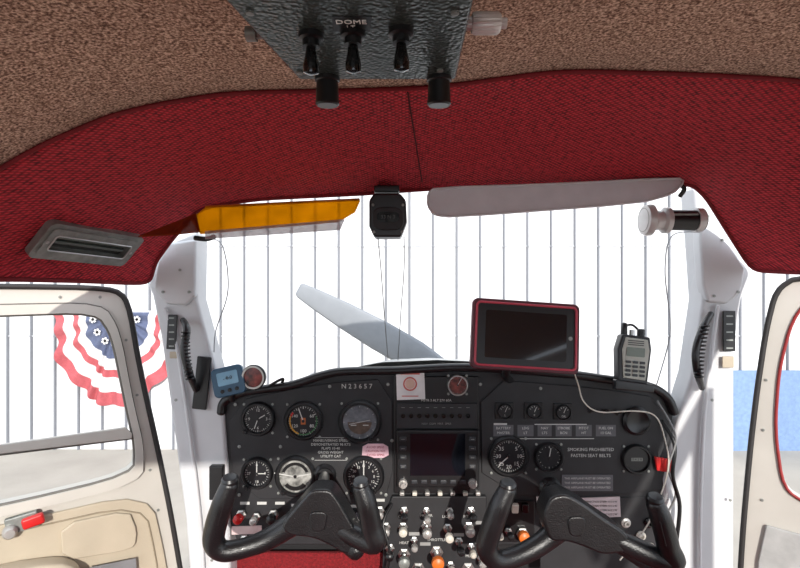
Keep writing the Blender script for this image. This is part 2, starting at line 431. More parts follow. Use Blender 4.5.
prism('door_post',[pt(u,v,1.09) for u,v in rp],(0,0.06,0),white_p,g,bev=0.008,seg=3)
rf=[(701,215),(722,232),(746,268),(742,292),(728,304),(708,302),(703,285),(700,240)]
prism('upper_fairing',[pt(u,v,1.08) for u,v in rf],(0,0.03,0),white_p,g,bev=0.006,seg=3)
tube('post_edge_bead',[pt(u,v,1.082) for u,v in ((718,306),(712,350),(704,420),(700,520),(700,620))],.004,white_p,g,seg=8)
box('placard_strip',pt(729,331,1.08),(0.026,0.004,0.084),blk2,g)
quads('placard_ticks',[(pt(729,316+i*8,1.08).x,pt(729,316+i*8,1.08).z,0.014,0.003,0) for i in range(5)],1.0775,greym,g)
box('placard_label',pt(728,362,1.08),(0.024,0.003,0.024),beige,g)
tube('grab_handle',[pt(711,314,1.075),pt(703,328,1.045),pt(696,350,1.035),pt(697,370,1.04),pt(702,388,1.075)],[.006,.0075,.0075,.0075,.006],leather,g)
for i in range(14):
    t=i/13; p=pt(705-12*t+5*t*t*1.2,326+i*3.9,1.036)
    lathe('handle_rib',p,(0.05,0,-1),[(0.0082,-0.0015),(0.009,0),(0.0082,0.0015)],blk2,g,seg=14)
for (u,v) in ((708,216),(714,296),(738,292),(722,240),(712,400),(730,500)):
    lathe('screw',pt(u,v,1.079),(0,-1,0),[(0.003,0),(0.003,0.0015),(0,0.002)],greym,g,seg=10)

# windshield
top=[p for p in Cr[5*NB:13*NB+1]]
vs=[];fs=[]
for j in range(9):
    t=j/8
    for p in top:
        s=(p.x-0.1)/0.5
        bot=Vector((0.1+s*0.56,1.36-0.12*s*s,EYE-0.225))
        q=p.lerp(bot,t); q.y+=0.02*math.sin(t*math.pi)+0.01
        vs.append(tuple(q))
n=len(top)
for j in range(8):
    for i in range(n-1): fs.append((j*n+i,j*n+i+1,(j+1)*n+i+1,(j+1)*n+i))
me=bpy.data.meshes.new('windshield'); me.from_pydata(vs,[],fs); me.update(); link('window_1',me,glass,None,True)

# ---------------------------------------------------------------- doors
def doorplane(x0,d0,sx):
    dx,dy=sx*0.183,-0.134
    def f(u,v,lift=0.0):
        k=(u-400)/F
        s=(k*d0-x0)/(dx-k*dy); d=d0+s*dy
        return pt(u,v,d)+nv*lift
    nv=Vector((dy,-dx,0)).normalized()
    if nv.y>0: nv=-nv
    return f,nv
def door(name,f,nv,outer,hole):
    O=[f(*p) for p in outer]; H=[f(*p) for p in hole]
    g=group(name,O[0])
    prism('shell',O,-nv*0.03,door_w,g,holes=[H])
    tube('outer_seal',[f(p[0],p[1],0.002) for p in outer],0.0055,rubber,g,smoothpath=False,closed=True,seg=8)
    tube('window_seal',[f(p[0],p[1],0.002) for p in hole],0.004 if name=='door_1' else .003,seal2 if name=='door_1' else redseal,g,smoothpath=False,closed=True,seg=8)
    gl=[f(p[0],p[1],-0.015) for p in hole]
    bm=bmesh.new(); bm.faces.new([bm.verts.new(p) for p in gl]); me=bpy.data.meshes.new('glass'); bm.to_mesh(me); bm.free(); link('window_pane',me,glass,g)
    return g
fL,nL=doorplane(-.56,1.10,-1)
def rnd(loop,n=3):
    for _ in range(n):
        out=[]
        for i in range(len(loop)):
            a=loop[i];b=loop[(i+1)%len(loop)]
            out.append((a[0]*.8+b[0]*.2,a[1]*.8+b[1]*.2)); out.append((a[0]*.2+b[0]*.8,a[1]*.2+b[1]*.8))
        loop=out
    return loop
oL=rnd([(-400,286),(0,286),(112,288),(128,300),(140,370),(158,450),(172,520),(192,640),(-400,860)],2)
hL=rnd([(-300,326),(0,315),(96,312),(112,335),(125,400),(135,445),(134,474),(0,506),(-300,565)],2)
dg=door('door_1',fL,nL,oL,hL)
o2=rnd([(-320,313),(0,305),(102,303),(119,330),(132,400),(143,445),(142,482),(0,516),(-320,582)],2)
prism('window_frame',[fL(p[0],p[1],0.0) for p in o2],nL*0.010,door_w,dg,holes=[[fL(p[0],p[1],0.0) for p in hL]])
tube('window_frame_gap',[fL(p[0],p[1],0.002) for p in o2],0.0028,seal2,dg,smoothpath=False,closed=True,seg=6)
prism('window_bottom_rail',[fL(-300,494,.004),fL(-300,481,.004),fL(0,443,.004),fL(125,426,.004),(fL(131,432,.004)),fL(131,437,.004),fL(0,452,.004)],nL*0.010,door_w,dg,bev=0.002)
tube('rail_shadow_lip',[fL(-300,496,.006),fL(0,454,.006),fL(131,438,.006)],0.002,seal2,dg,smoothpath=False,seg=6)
prism('upholstery_panel',[fL(p[0],p[1],0.0) for p in rnd([(-330,600),(0,524),(150,490),(166,560),(178,650),(-330,840)],2)],nL*0.008,beige,dg,bev=0.003)
tube('upholstery_stitch',[fL(p[0],p[1],0.009) for p in rnd([(-300,606),(0,533),(143,501),(156,560),(168,650),(-300,820)],2)],.0016,M('stitch_tan',(140,128,108),.7),dg,smoothpath=False,closed=True,seg=6)
prism('panel_recess_ridge',[fL(p[0],p[1],0.008) for p in rnd([(60,522),(128,508),(136,528),(134,544),(120,549),(62,558)],1)],nL*0.008,beige,dg,bev=0.003)
prism('arm_rest',[fL(p[0],p[1],0.008) for p in rnd([(-300,640),(0,560),(60,552),(80,560),(84,600),(-300,760)],2)],nL*0.045,beige,dg,bev=0.008,seg=3)
prism('door_placard',[fL(88,563,.02),fL(134,554,.02),fL(135,568,.02),(fL(89,577,.02))],nL*0.002,M('placard_silvergrey',(120,120,122),.5),dg)
box('latch_plate',fL(22,520,.012),(0.05,0.012,0.03),greym,dg,rot=(0,-8,30))
box('latch_lever',fL(33,515,.03),(0.035,0.014,0.02),redm,dg,rot=(0,-12,30),bev=0.004)
lathe('latch_knob',fL(10,528,.015),nL,[(0.012,0),(0.012,0.01),(0.008,0.016),(0,0.016)],satin,dg)
for (u,v) in ((60,297),(100,297),(126,340),(137,395),(150,470),(158,510),(30,530)):
    lathe('screw',fL(u,v,0.0),nL,[(0.003,0),(0.003,0.0015),(0,0.002)],greym,dg,seg=10)
fR,nR=doorplane(.712,1.12,1)
oR=rnd([(737,640),(742,540),(750,450),(757,390),(766,330),(776,290),(800,275),(1150,270),(1150,860)],2)
hR=rnd([(1080,325),(815,292),(792,320),(779,370),(775,430),(783,488),(810,506),(1080,560)],2)
dr=door('door_2',fR,nR,oR,hR)
prism('upholstery_panel',[fR(p[0],p[1],0.0) for p in [(1100,600),(810,536),(766,524),(758,560),(756,640),(1100,820)]],nR*0.008,M('door_panel_grey',(170,170,168),0.6,bump=(200,.2)),dr,bev=0.003)
for (u,v) in ((766,380),(763,430),(762,500)):
    lathe('screw',fR(u,v,0.0),nR,[(0.003,0),(0.003,0.0015),(0,0.002)],greym,dr,seg=10)

# ---------------------------------------------------------------- instrument panel
ip=group('instrument_panel',pn(450,450))
topP=[(222,412),(226,400),(248,391),(290,385),(322,375),(345,371),(395,370),(470,367),(560,373),(600,378),(645,385),(665,396),(673,412)]
outl=topP+[(673,520),(660,545),(238,545),(222,500)]
prism('panel_face',[pn(u,v) for u,v in outl],(0,0.02,0),black,ip,bev=0.003)
tube('glareshield_lip',[pn(u,v,0.006) for u,v in topP],0.009,leather,ip,seg=12)
Q=cat([pt(u,v,PD) for u,v in topP],4); vs=[];fs=[]
for j in range(5):
    t=j/4
    for p in Q:
        h=(EYE-p.z); y=PD+0.27*t; vs.append((p.x,y,EYE-h*(y/PD)-0.004*t))
n=len(Q)
for j in range(4):
    for i in range(n-1): fs.append((j*n+i,j*n+i+1,(j+1)*n+i+1,(j+1)*n+i))
me=bpy.data.meshes.new('glare'); me.from_pydata(vs,[],fs); me.update(); link('glareshield_deck',me,black,ip,True)
prism('flight_panel_plate',[pn(u,v) for u,v in rnd([(228,402),(322,383),(392,378),(393,494),(360,498),(235,498)],1)],(0,-0.004,0),black,ip,bev=0.0015)
prism('engine_panel_plate',[pn(u,v) for u,v in rnd([(480,378),(600,388),(662,398),(668,470),(664,492),(482,496)],1)],(0,-0.004,0),black,ip,bev=0.0015)
text('registration','N 2 3 6 5 7',pn(357,386,0.005),0.014,white_t,ip)

def gauge(name,u,v,r,face=dialb,nums=None,needles=((40,.8),),ticks=24,majors=0,bezel=blk2,par=ip,nsize=0.26,off=0.004):
    g=par
    R=r*K; c=pn(u,v,off)
    lathe(name+'_bezel',c,(0,-1,0),[(R*1.14,0),(R*1.14,0.005),(R*1.04,0.010),(R*0.94,0.010),(R*0.88,0.005),(R*.88,0.003)],bezel,g,seg=40)
    lathe(name+'_dial',c,(0,-1,0),[(R*.9,0.0),(R*.9,0.0045),(0,0.0045)],face,g,seg=40)
    T=[]
    for i in range(ticks):
        a=2*math.pi*i/ticks; big=(majors and i%majors==0)
        l=R*(0.15 if big else .09); q=R*.86-l/2
        T.append((c.x+q*math.sin(a),c.z+q*math.cos(a),R*(.035 if big else .02),l,-a))
    if T: quads(name+'_ticks',T,c.y-0.0049,white_t,g)
    N=[]
    for (a,l) in needles:
        a=math.radians(a); N.append((c.x+R*l*.4*math.sin(a),c.z+R*l*.4*math.cos(a),R*.06,R*l,-a))
    if N: quads(name+'_needles',N,c.y-0.0058,white_t,g); lathe(name+'_hub',c+Vector((0,-.0045,0)),(0,-1,0),[(R*.09,0),(R*.09,.002),(0,.0025)],blk2,g,seg=14)
    if nums:
        for i,s in enumerate(nums):
            a=2*math.pi*i/len(nums); text(name+'_num',s,c+Vector((R*.58*math.sin(a),-0.005,R*.58*math.cos(a))),R*nsize,white_t,g)
    for sx in (-1,1):
        for sz in (-1,1):
            lathe(name+'_screw',c+Vector((sx*R*.95,0,sz*R*.95)),(0,-1,0),[(0.0028,0),(0.0028,0.002),(0,0.0025)],greym,g,seg=8)
    return g
gauge('clock_gauge',259,418,15,nums=['12','3','6','9'],needles=((60,.6),(200,.75)),ticks=36,majors=3)
gauge('airspeed_gauge',304,420,17,nums=['','60','80','100','120','140'],needles=((-20,.85),),ticks=36,majors=3)
def arc(name,u,v,r,a0,a1,w,mat,off=0.0092):
    c=pn(u,v,off); R=r*K; vs=[];fs=[];n=16
    for i in range(n+1):
        a=math.radians(a0+(a1-a0)*i/n)
        for q in (R,R-w*K): vs.append((c.x+q*math.sin(a),c.y,c.z+q*math.cos(a)))
    for i in range(n): fs.append((2*i,2*i+1,2*i+3,2*i+2))
    me=bpy.data.meshes.new(name); me.from_pydata(vs,[],fs); me.update(); link(name,me,mat,ip)
arc('airspeed_yellow_arc',304,420,14,200,290,1.5,M('mark_yellow',(190,135,40),.5))
arc('airspeed_green_arc',304,420,14,70,200,1.2,M('mark_green',(50,100,60),.5))
arc('airspeed_red_arc',304,420,14,292,310,2.0,redm)
quads('airspeed_centre',[(pn(304,420).x,pn(304,420).z,0.010,0.014,0)],pn(304,420,.0094).y,M('dull_orange',(170,90,40),.5),ip)
gauge('attitude_gauge',360,421,19,face=dialg,nums=None,needles=(),ticks=12)
arc('attitude_ground',360,421,12,90,270,12,dialbrown)
quads('attitude_horizon',[(pn(360,421).x,pn(360,421).z,0.045,0.0012,0.2),(pn(354,421).x,pn(360,424).z,0.012,0.002,0),(pn(366,421).x,pn(360,424).z,0.012,0.002,0)],pn(0,0,.0098).y,white_t,ip)
gauge('vor_gauge',258,472,14,needles=((0,1.2),(90,.7)),ticks=30,majors=3,nums=['0','9','18','27'])
gauge('turn_gauge',296,475,18,face=M('dial_lightgrey',(130,130,126),.35,var=.4,vscale=70),needles=((80,1.3),(-80,1.3)),ticks=8)
arc('turn_inclinometer',296,475,14,130,230,4,blk2)
arc('turn_upper_mask',296,475,14,-70,70,3,blk2)
gauge('heading_gauge',364,475,18,nums=['N','3','6','E','12','15','S','21','24','W','30','33'],needles=((0,1.0),),ticks=36,majors=3,nsize=.2)
prism('pink_placard',[pn(u,v,.004) for u,v in rnd([(363,443),(388,443),(389,457),(362,457)],1)],(0,-0.0015,0),M('pink_label',(225,185,195),.6),ip)
for i in range(3): text('pink_placard_text','CAUTION NO' if i%2 else 'AVOID SPINS',pn(375.5,446.5+i*3.8,.0057),0.0065,M('ink_red',(150,40,60),.6),ip)
for i,s in enumerate(['MANEUVERING SPEED','DEMONSTRATED 96 KTS','FLAPS 10-40','GROSS WEIGHT','UTILITY CAT']):
    text('placard_text',s,pn(331,440+i*3.9,.0045),0.0075,white_t,ip)
quads('placard_border',[(pn(331,438).x,pn(331,437).z,.068,.0008,0),(pn(331,438).x,pn(331,459.5).z,.068,.0008,0)],pn(0,0,.0045).y,white_t,ip)
for (u,v) in ((236,404),(330,386),(388,384),(240,446),(281,446),(392,440),(240,494),(330,494),(386,494),(480,384),(540,388)):
    lathe('panel_screw',pn(u,v,.004),(0,-1,0),[(0.0035,0),(0.0035,0.0015),(0,0.0025)],greym,ip,seg=10)
for (u,v) in ((247,430),(371,437),(248,485),(285,490),(352,490),(374,490)):
    lathe('gauge_knob',pn(u,v,.008),(0,-1,0),[(0.005,0),(0.005,0.010),(0.004,0.012),(0,0.012)],blk2,ip,seg=16,knurl=.1)

# ---- centre stack
prism('centre_stack_plate',[pn(u,v) for u,v in [(394,376),(478,376),(478,492),(394,492)]],(0,-0.008,0),blk2,ip,bev=0.002)
prism('audio_panel_body',[pn(u,v,.008) for u,v in [(397,402),(476,402),(476,427),(397,427)]],(0,-0.006,0),black,ip,bev=0.0015)
btng=M('button_grey',(44,46,50),.4)
for i in range(9):
    u=403+i*8
    lathe('audio_button',pn(u,414,.014),(0,-1,0),[(0.0045,0),(0.0045,0.004),(0,0.004)],blkg,ip,seg=12)
    quads('audio_mark',[(pn(u,406).x,pn(u,406).z,0.007,0.0010,0)],pn(0,0,.0143).y,greym,ip)
text('audio_text','NAV  COM  MKR  SPKR',pn(436,422,.0145),0.006,greym,ip)
prism('gps_body',[pn(u,v,.008) for u,v in [(397,428),(478,428),(478,484),(397,484)]],(0,-0.012,0),blk2,ip,bev=0.003)
prism('gps_screen',[pn(u,v,.020) for u,v in [(410,431),(464,431),(464,472),(410,472)]],(0,-0.001,0),screen,ip)
for v in (436,445,454,463):
    for u in (403,471): box('gps_side_button',pn(u,v,.0215),(0.014,0.004,0.009),btng,ip,bev=.0015); quads('gps_btn_mark',[(pn(u,v).x,pn(u,v).z,.007,.0010,0)],pn(0,0,.0239).y,greym,ip)
for i in range(6): box('gps_key',pn(414+i*9.5,478,.0215),(0.013,0.004,0.008),btng,ip,bev=.0015)
for u in (403,471):
    lathe('gps_knob',pn(u,479,.02),(0,-1,0),[(0.009,0),(0.009,0.010),(0.006,0.010),(0.0055,0.02),(0,0.02)],satin,ip,seg=24,knurl=.06)
cardm=M('card_white',(215,212,212),.6); emr=M('emblem_red',(190,90,80),.6)
prism('card',[pn(u,v,.0085) for u,v in [(396,370),(424,369),(425,398),(397,399)]],(0,-0.002,0),cardm,ip)
arc('card_emblem',410,383,7,0,360,1.5,emr,off=.0108)
arc('card_emblem_inner',410,383,5,0,360,5,M('emblem_cream',(205,170,155),.6),off=.0108)
quads('card_bars',[(pn(410,373).x,pn(410,373).z,.04,.003,0),(pn(410,395).x,pn(410,395).z,.035,.002,0)],pn(0,0,.0108).y,emr,ip)
gauge('suction_gauge',457,384,9.5,face=M('dial_rust',(105,48,42),.4,var=.4,vscale=90),needles=((30,1.2),),ticks=12,off=.008,bezel=silver)
text('unit_text','MSTR 3 ALT 27V 60A',pn(436,399.5,.0087),0.007,white_t,ip)
# lower centre quadrant
prism('control_quadrant',[pn(u,v) for u,v in [(392,494),(486,494),(486,640),(380,640),(384,520)]],(0,-0.012,0),black,ip,bev=0.003)
for i in range(7):
    u=402+i*12.5
    box('breaker',pn(u,491,.012),(.010,.012,.008),ivory if i%2 else satin,ip,bev=.002)
def pullknob(u,v,mat,r=.009,l=.035,shaft=silver,name='pull_knob'):
    c=pn(u,v,.010)
    lathe(name+'_nut',c,(0,-1,0),[(r*1.1,0),(r*1.1,.005),(r*.7,.006),(r*.7,.010),(0,.010)],silver,ip,seg=6,smooth=False)
    lathe(name+'_shaft',c,(0,-1,0.0),[(r*.4,0),(r*.4,l)],shaft,ip,seg=12)
    lathe(name,c+Vector((0,-l,0)),(0,-1,0),[(r*.5,-.003),(r*.95,0),(r,.006),(r*.9,.012),(r*.5,.015),(0,.0155)],mat,ip,seg=24)
for i,(u,v,m_,r) in enumerate([(403,524,ivory,.009),(426,523,satin,.010),(447,525,ivory,.009),(468,524,satin,.010),(404,551,greym,.012),(436,549,orange,.013),(450,562,ivory,.008),(470,543,ivory,.007),(467,566,redm,.014),(418,566,blk2,.014),(404,508,blk2,.008),(426,508,satin,.007),(449,508,satin,.007),(470,508,blk2,.008),(487,530,satin,.009),(386,524,satin,.009),(414,537,satin,.007),(458,538,blk2,.008),(480,555,satin,.008),(390,545,blk2,.009)]):
    pullknob(u,v,m_,r,l=.02+.01*(i%3))
for (u,v,s) in ((403,514,'CARB'),(426,513,'PRIMER'),(447,514,'LIGHT'),(468,514,'PITOT'),(404,540,'HEAT'),(436,537,'THROTTLE'),(468,553,'MIX')):
    text('control_label',s,pn(u,v,.0123),.008,white_t,ip)
quads('quadrant_labels',[(pn(u,v).x,pn(u,v).z,.022,.007,0) for u,v in ((414,531),(458,532),(425,541),(480,520))],pn(0,0,.0124).y,M('label_silver',(150,150,148),.5),ip)
tube('control_cable',[pn(392,500,.02),pn(384,515,.04),pn(390,540,.05),pn(384,575,.05)],.003,blk2,ip)

# ---- right side gauges
for i,(u,v) in enumerate(((504,410),(533,410),(562,411))):
    prism('small_gauge_square',[pn(u+a,v+b,.004) for a,b in ((-9,-8),(9,-8),(9,8),(-9,8))],(0,-.004,0),blk2,ip,bev=.001)
    lathe('small_gauge_bezel',pn(u,v,.006),(0,-1,0),[(.016,0),(.016,.006),(.0145,.009),(.0135,.005)],blk2,ip,seg=28)
    lathe('small_gauge_dial',pn(u,v,.006),(0,-1,0),[(.014,0),(.014,.0052),(0,.0052)],dialb,ip,seg=28)
    c=pn(u,v,.0118)
    quads('small_gauge_marks',[(c.x+.010*math.sin(a),c.z+.010*math.cos(a),.0009,.003,-a) for a in [math.radians(d) for d in range(-60,61,30)]]+[(c.x+.002,c.z+.003,.0012,.010,-.4)],c.y,white_t,ip)
    text('small_gauge_text',['L','R','OIL'][i],pn(u,v+4,.012),.006,white_t,ip)
for (u,v) in ((590,410),(604,411),(617,412)):
    lathe('toggle_nut',pn(u,v,.004),(0,-1,0),[(.006,0),(.006,.004),(.004,.005),(.004,.008),(0,.008)],blk2,ip,seg=6,smooth=False)
    lathe('toggle_bat',pn(u,v,.010),(0,-1,.5),[(.002,0),(.0035,.016),(.002,.018),(0,.018)],blk2,ip,seg=10)
P=[]
for (u0,u1) in ((492,514),(516,534),(536,552),(554,572),(574,592),(594,616)):
    P.append((pn((u0+u1)/2,430).x,pn(0,430).z,(u1-u0-2)*K,.024,0))
quads('placard_row',P,pn(0,0,.0045).y,M('placard_grey',(84,84,88),.5),ip)
for (cx,cz,w,h,a),ss in zip(P,(['BATTERY','MASTER'],['LDG','LT'],['NAV','LTS'],['STROBE','BCN'],['PITOT','HT'],['FUEL ON','13 GAL'])):
    for j,s in enumerate(ss): text('placard_row_text',s,Vector((cx,pn(0,0,.0047).y,cz+.005-.010*j)),.0075,white_t,ip)
quads('placard_white_bar',[(pn(500,423).x,pn(0,423.5).z,.028,.004,0),(pn(560,423).x,pn(0,423.8).z,.11,.002,0),(pn(546,437).x,pn(0,438).z,.20,.0015,0)],pn(0,0,.0046).y,white_t,ip)
gauge('tachometer',508,455,18,nums=['','5','10','15','20','25','30','35'],needles=((-130,.8),),ticks=40,majors=5,nsize=.3)
gauge('ammeter_gauge',548,456,13,needles=((10,.8),),ticks=18,majors=3)
gauge('hour_meter_gauge',635,458,13,needles=(),ticks=0)
quads('hour_window',[(pn(635,458).x,pn(635,458).z,.024,.007,0)],pn(0,0,.0092).y,greym,ip)
text('hour_digits','1 4 2 8',pn(635,458,.0095),.007,blk2,ip)
lathe('vent_knob',pn(635,420,.004),(0,-1,0),[(.03,0),(.03,.006),(.024,.01),(.018,.006),(0,.006)],blk2,ip,seg=28)
for i,s in enumerate(('SMOKING PROHIBITED','FASTEN SEAT BELTS')): text('notice_text',s,pn(590,449+i*6,.0045),.0095,white_t,ip)
prism('data_placard_1',[pn(u,v,.004) for u,v in [(561,474),(612,474),(612,490),(561,490)]],(0,-.0015,0),M('placard_black2',(90,90,94),.5),ip)
for i in range(3): text('placard_1_text','THIS AIRPLANE MUST BE OPERATED',pn(586.5,477.5+i*4.5,.0057),.0060,white_t,ip)
prism('data_placard_2',[pn(u,v,.001) for u,v in [(566,498),(619,496),(620,516),(567,518)]],(0,-.003,0),M('placard_pinkwhite',(205,192,194),.6),ip)
for i in range(4): text('placard_2_text','COMPASS CORRECTION STEER N E S W',pn(593,501+i*4.2,.0042),.0055,blk2,ip)
prism('white_card_1',[pn(u,v,.001) for u,v in [(536,496),(560,495),(561,508),(537,509)]],(0,-.003,0),cardm,ip)
prism('switch_row_base',[pn(u,v,.001) for u,v in [(490,500),(534,500),(534,541),(490,541)]],(0,-.005,0),blk2,ip,bev=.002)
for i in range(4):
    box('rocker_switch',pn(494+i*10,506,.010),(.014,.010,.02),ivory if i in (1,2) else blkg,ip,rot=(12,0,0),bev=.002)
pullknob(521,531,orange,.012,.01); pullknob(497,528,ivory,.007,.02); pullknob(507,528,blk2,.007,.02)
prism('lower_right_plate',[pn(u,v,0) for u,v in [(540,500),(668,496),(668,560),(640,575),(540,575)]],(0,-.002,0),black,ip,bev=.0015)
for (u,v,m_) in ((623,545,blkg),(636,550,ivory),(650,547,ivory),(625,522,satin),(648,522,blkg),(640,535,ivory)):
    lathe('jack',pn(u,v,.002),(0,-1,0),[(.010,0),(.010,.004),(.006,.006),(.006,.010),(.003,.010),(.003,.004),(0,.004)],m_,ip,seg=20)
prism('red_tag',[pn(u,v,.012) for u,v in [(651,454),(668,457),(668,470),(653,468)]],(0,-.006,0),redm,ip,bev=.002)
tube('wire_bundle',[pn(660,420,.01),pn(667,440,.03),pn(664,470,.035),pn(672,500,.03),pn(668,540,.03)],.004,blk2,ip)
wgry=M('wire_grey',(120,120,120),.5)
tube('wire_bundle_thin',[pn(655,400,.01),pn(668,432,.03),pn(660,462,.035),pn(668,490,.03),pn(655,520,.02)],.0022,wgry,ip)
for (u,v,m_,r) in ((243,512,redm,.010),(258,514,satin,.008),(275,512,blk2,.010),(354,518,satin,.011),(380,508,satin,.009),(291,512,ivory,.006),(246,536,ivory,.008),(377,540,blk2,.010),(360,544,satin,.009)):
    pullknob(u,v,m_,r,.018)
gauge('oil_gauge',362,520,12,needles=((20,.8),),ticks=12,face=dialg)
quads('lower_labels',[(pn(u,v).x,pn(u,v).z,w,.006,0) for u,v,w in ((245,503,.02),(262,503,.02),(280,503,.02),(296,505,.02),(352,506,.02),(380,500,.02))],pn(0,0,.001).y,white_t,ip)
prism('pale_label',[pn(u,v,.001) for u,v in [(232,526),(262,525),(262,533),(232,534)]],(0,-.002,0),M('label_pinkred',(205,180,178),.6),ip)
prism('under_panel_shroud',[pt(u,v,1.16) for u,v in [(226,520),(672,520),(672,700),(226,700)]],(0,.02,0),M('under_panel_black',(22,20,22),.8),ip)
kp=group('carpet_kick_panel',pt(300,600,1.14))
prism('carpet',[pt(u,v,1.135) for u,v in [(236,553),(385,553),(385,700),(236,700)]],(0,.012,0),M('red_carpet',(120,18,24),.95,bump=(500,.8,.003),var=.2,vscale=200),kp,bev=.003)

# ---------------------------------------------------------------- yokes
def yoke(name,cx,cy,gripL,barL,hubp,barR,gripR,shaft0,d=0.90):
    g=group(name,pt(cx,cy,d))
    path=[pt(u,v,dd) for u,v,dd in gripL+barL]
    R0=[.0150,.0175,.0180,.0180]; RB=[.017,.0165,.018,.021]
    tube('left_horn',path,(R0[:len(gripL)]+RB)[:len(path)],leather,g,n=8,seg=20)
    path=[pt(u,v,dd) for u,v,dd in gripR+barR]
    tube('right_horn',path,(R0[:len(gripR)]+RB)[:len(path)],leather,g,n=8,seg=20)
    prism('hub_block',[pt(u,v,d-.028) for u,v in rnd(hubp,2)],(0,.05,0),leather,g,bev=.012,seg=5)
    prism('hub_cover',[pt(u,v,d-.031) for u,v in rnd([(cx-10,cy-8),(cx+10,cy-8),(cx+7,cy+12),(cx-7,cy+12)],2)],(0,.008,0),leather,g,bev=.003)
    s0=pn(*shaft0,0.0)
    tube('control_shaft',[s0,s0.lerp(pt(cx,cy-6,d),.5),pt(cx,cy-6,d)],.0115,silver,g,capround=False)
    lathe('shaft_collar',s0,(pt(cx,cy-6,d)-s0),[(.024,0),(.024,.008),(.018,.014),(.018,.02),(0,.02)],blk2,g)
    tube('hub_neck',[s0.lerp(pt(cx,cy-6,d),.35),pt(cx,cy-4,d)],[.014,.026],leather,g)
    for (u,v,dd) in (gripL[0],gripR[0]):
        lathe('horn_cap',pt(u,v-3,dd),(0,-.3,1),[(.014,-.004),(.014,.004),(.011,.008),(0,.010)],blk2,g)
    for gr,sx in ((gripL,1),(gripR,-1)):
        tube('stitching',[pt(u+sx*2,v,dd-.0178) for u,v,dd in gr[1:-1]],.0010,blk2,g,seg=6)
    return g
yoke('control_yoke',318,520,
 [(230,484,.86),(222,505,.86),(216,525,.865),(214,542,.87)],
 [(224,551,.875),(247,547,.885),(270,538,.895),(298,520,.90)],
 [(304,498),(312,490),(330,490),(338,500),(352,524),(364,546),(346,556),(330,546),(312,538),(288,536),(280,526)],
 [(324,520,.90),(342,538,.895),(358,550,.885)],
 [(361,487,.86),(367,505,.86),(371,525,.865),(372,543,.87)],(325,474))
yoke('control_yoke',577,525,
 [(508,489,.86),(499,508,.86),(491,530,.865),(487,548,.87)],
 [(497,560,.875),(517,556,.885),(540,544,.895),(562,526,.90)],
 [(542,518),(550,498),(566,494),(584,504),(600,516),(628,534),(632,552),(604,556),(586,548),(568,542),(550,542)],
 [(590,526,.90),(624,546,.895),(650,562,.885)],
 [(655,503,.86),(662,522,.86),(668,546,.865),(668,562,.87)],(550,488))

# ---------------------------------------------------------------- overhead console
oc=group('overhead_console',W(-.03,.4,.22))
Z0=.19; mY=.485
prism('housing',[W(-.094,mY,Z0),W(.052,mY,Z0),W(.046,.15,Z0),W(-.152,.15,Z0)],(0,0,.055),ham,oc,bev=.003)
prism('housing_flange',[W(-.104,mY+.008,Z0+.045),W(.060,mY+.008,Z0+.045),W(.056,.15,Z0+.045),W(-.165,.15,Z0+.045)],(0,0,.022),greym,oc,bev=.002)
def plate(u,v,dz=0):
    d=Z0*F/(284-v); p=pt(u,v,d); p.z=EYE+Z0+dz; return p
for i,(u,v) in enumerate(((311,34),(353,32),(401,30))):
    p=plate(u,v)
    lathe('switch_nut',p,(0,0,-1),[(.0095,0),(.0095,.004),(.0065,.005),(.0065,.010),(.003,.010)],blk2,oc,seg=24)
    lathe('switch_bat',p+Vector((0,0,-.006)),(0.02*(i-1),.12,-1),[(.003,0),(.0042,.008),(.0062,.018),(.0058,.023),(0,.025)],blkg,oc,seg=18)
text('switch_label','DOME',plate(351,21,-.0009),.008,M('label_bright',(235,235,230),.5),oc,rot=(180,0,0))
text('switch_label_b','LT',plate(351,26,-.0009),.006,MATS['label_bright'],oc,rot=(180,0,0))
prism('label_tape',[plate(332,16,-.0001),plate(372,16,-.0001),plate(370,31,-.0001),plate(333,31,-.0001)],(0,0,-.0003),blk2,oc)
for (u,v) in ((300,72),(440,70),(250,12),(455,12)):
    lathe('console_screw',plate(u,v),(0,0,-1),[(.003,0),(.003,.0015),(0,.002)],greym,oc,seg=10)
for x in (-.067,.036):
    c=W(x,mY-.006,Z0)
    lathe('dimmer_knob',c,(0,.05,-1),[(.0115,-.002),(.0115,.003),(.010,.004),(.0105,.018),(.011,.024),(.0095,.0255),(0,.0255)],blk2,oc,seg=30)
lathe('side_knob_right',W(.050,.405,Z0+.013),(1,0,0),[(.005,0),(.005,.006),(.0075,.006),(.0085,.009),(.0085,.026),(.007,.028),(.004,.028),(.004,.033),(0,.033)],M('knob_light_silver',(215,212,210),.3,.3),oc,seg=36,knurl=.08)
lathe('side_knob_left',W(-.112,.42,Z0+.012),(-1,0,0),[(.004,-.01),(.004,.004),(.006,.004),(.006,.012),(0,.013)],greym,oc,seg=20)

# ---------------------------------------------------------------- compass
mc=group('magnetic_compass',pt(387,215,.94))
cbox=[(369,200),(374,193),(400,193),(406,200),(407,222),(401,237),(374,237),(369,226)]
prism('case',[pt(u,v,.92) for u,v in cbox],(0,.055,0),blk2,mc,bev=.004,seg=3)
prism('bezel',[pt(u,v,.914) for u,v in rnd([(372,207),(403,207),(404,230),(373,230)],2)],(0,.008,0),black,mc,bev=.002)
prism('lens_window',[pt(u,v,.912) for u,v in rnd([(377,212),(399,212),(399,222),(377,222)],2)],(0,.003,0),blkg,mc)
text('card_marks','33 N 3',pt(388,217,.9115),.009,M('compass_card_grey',(80,80,80),.5),mc)
for (u,v) in ((373,205),(403,205),(374,232),(402,232)): lathe('screw',pt(u,v,.914),(0,-1,0),[(.0025,0),(.0025,.002),(0,.0025)],greym,mc,seg=10)
box('mount_bracket',pt(387,191,.955),(.045,.05,.012),blk2,mc)
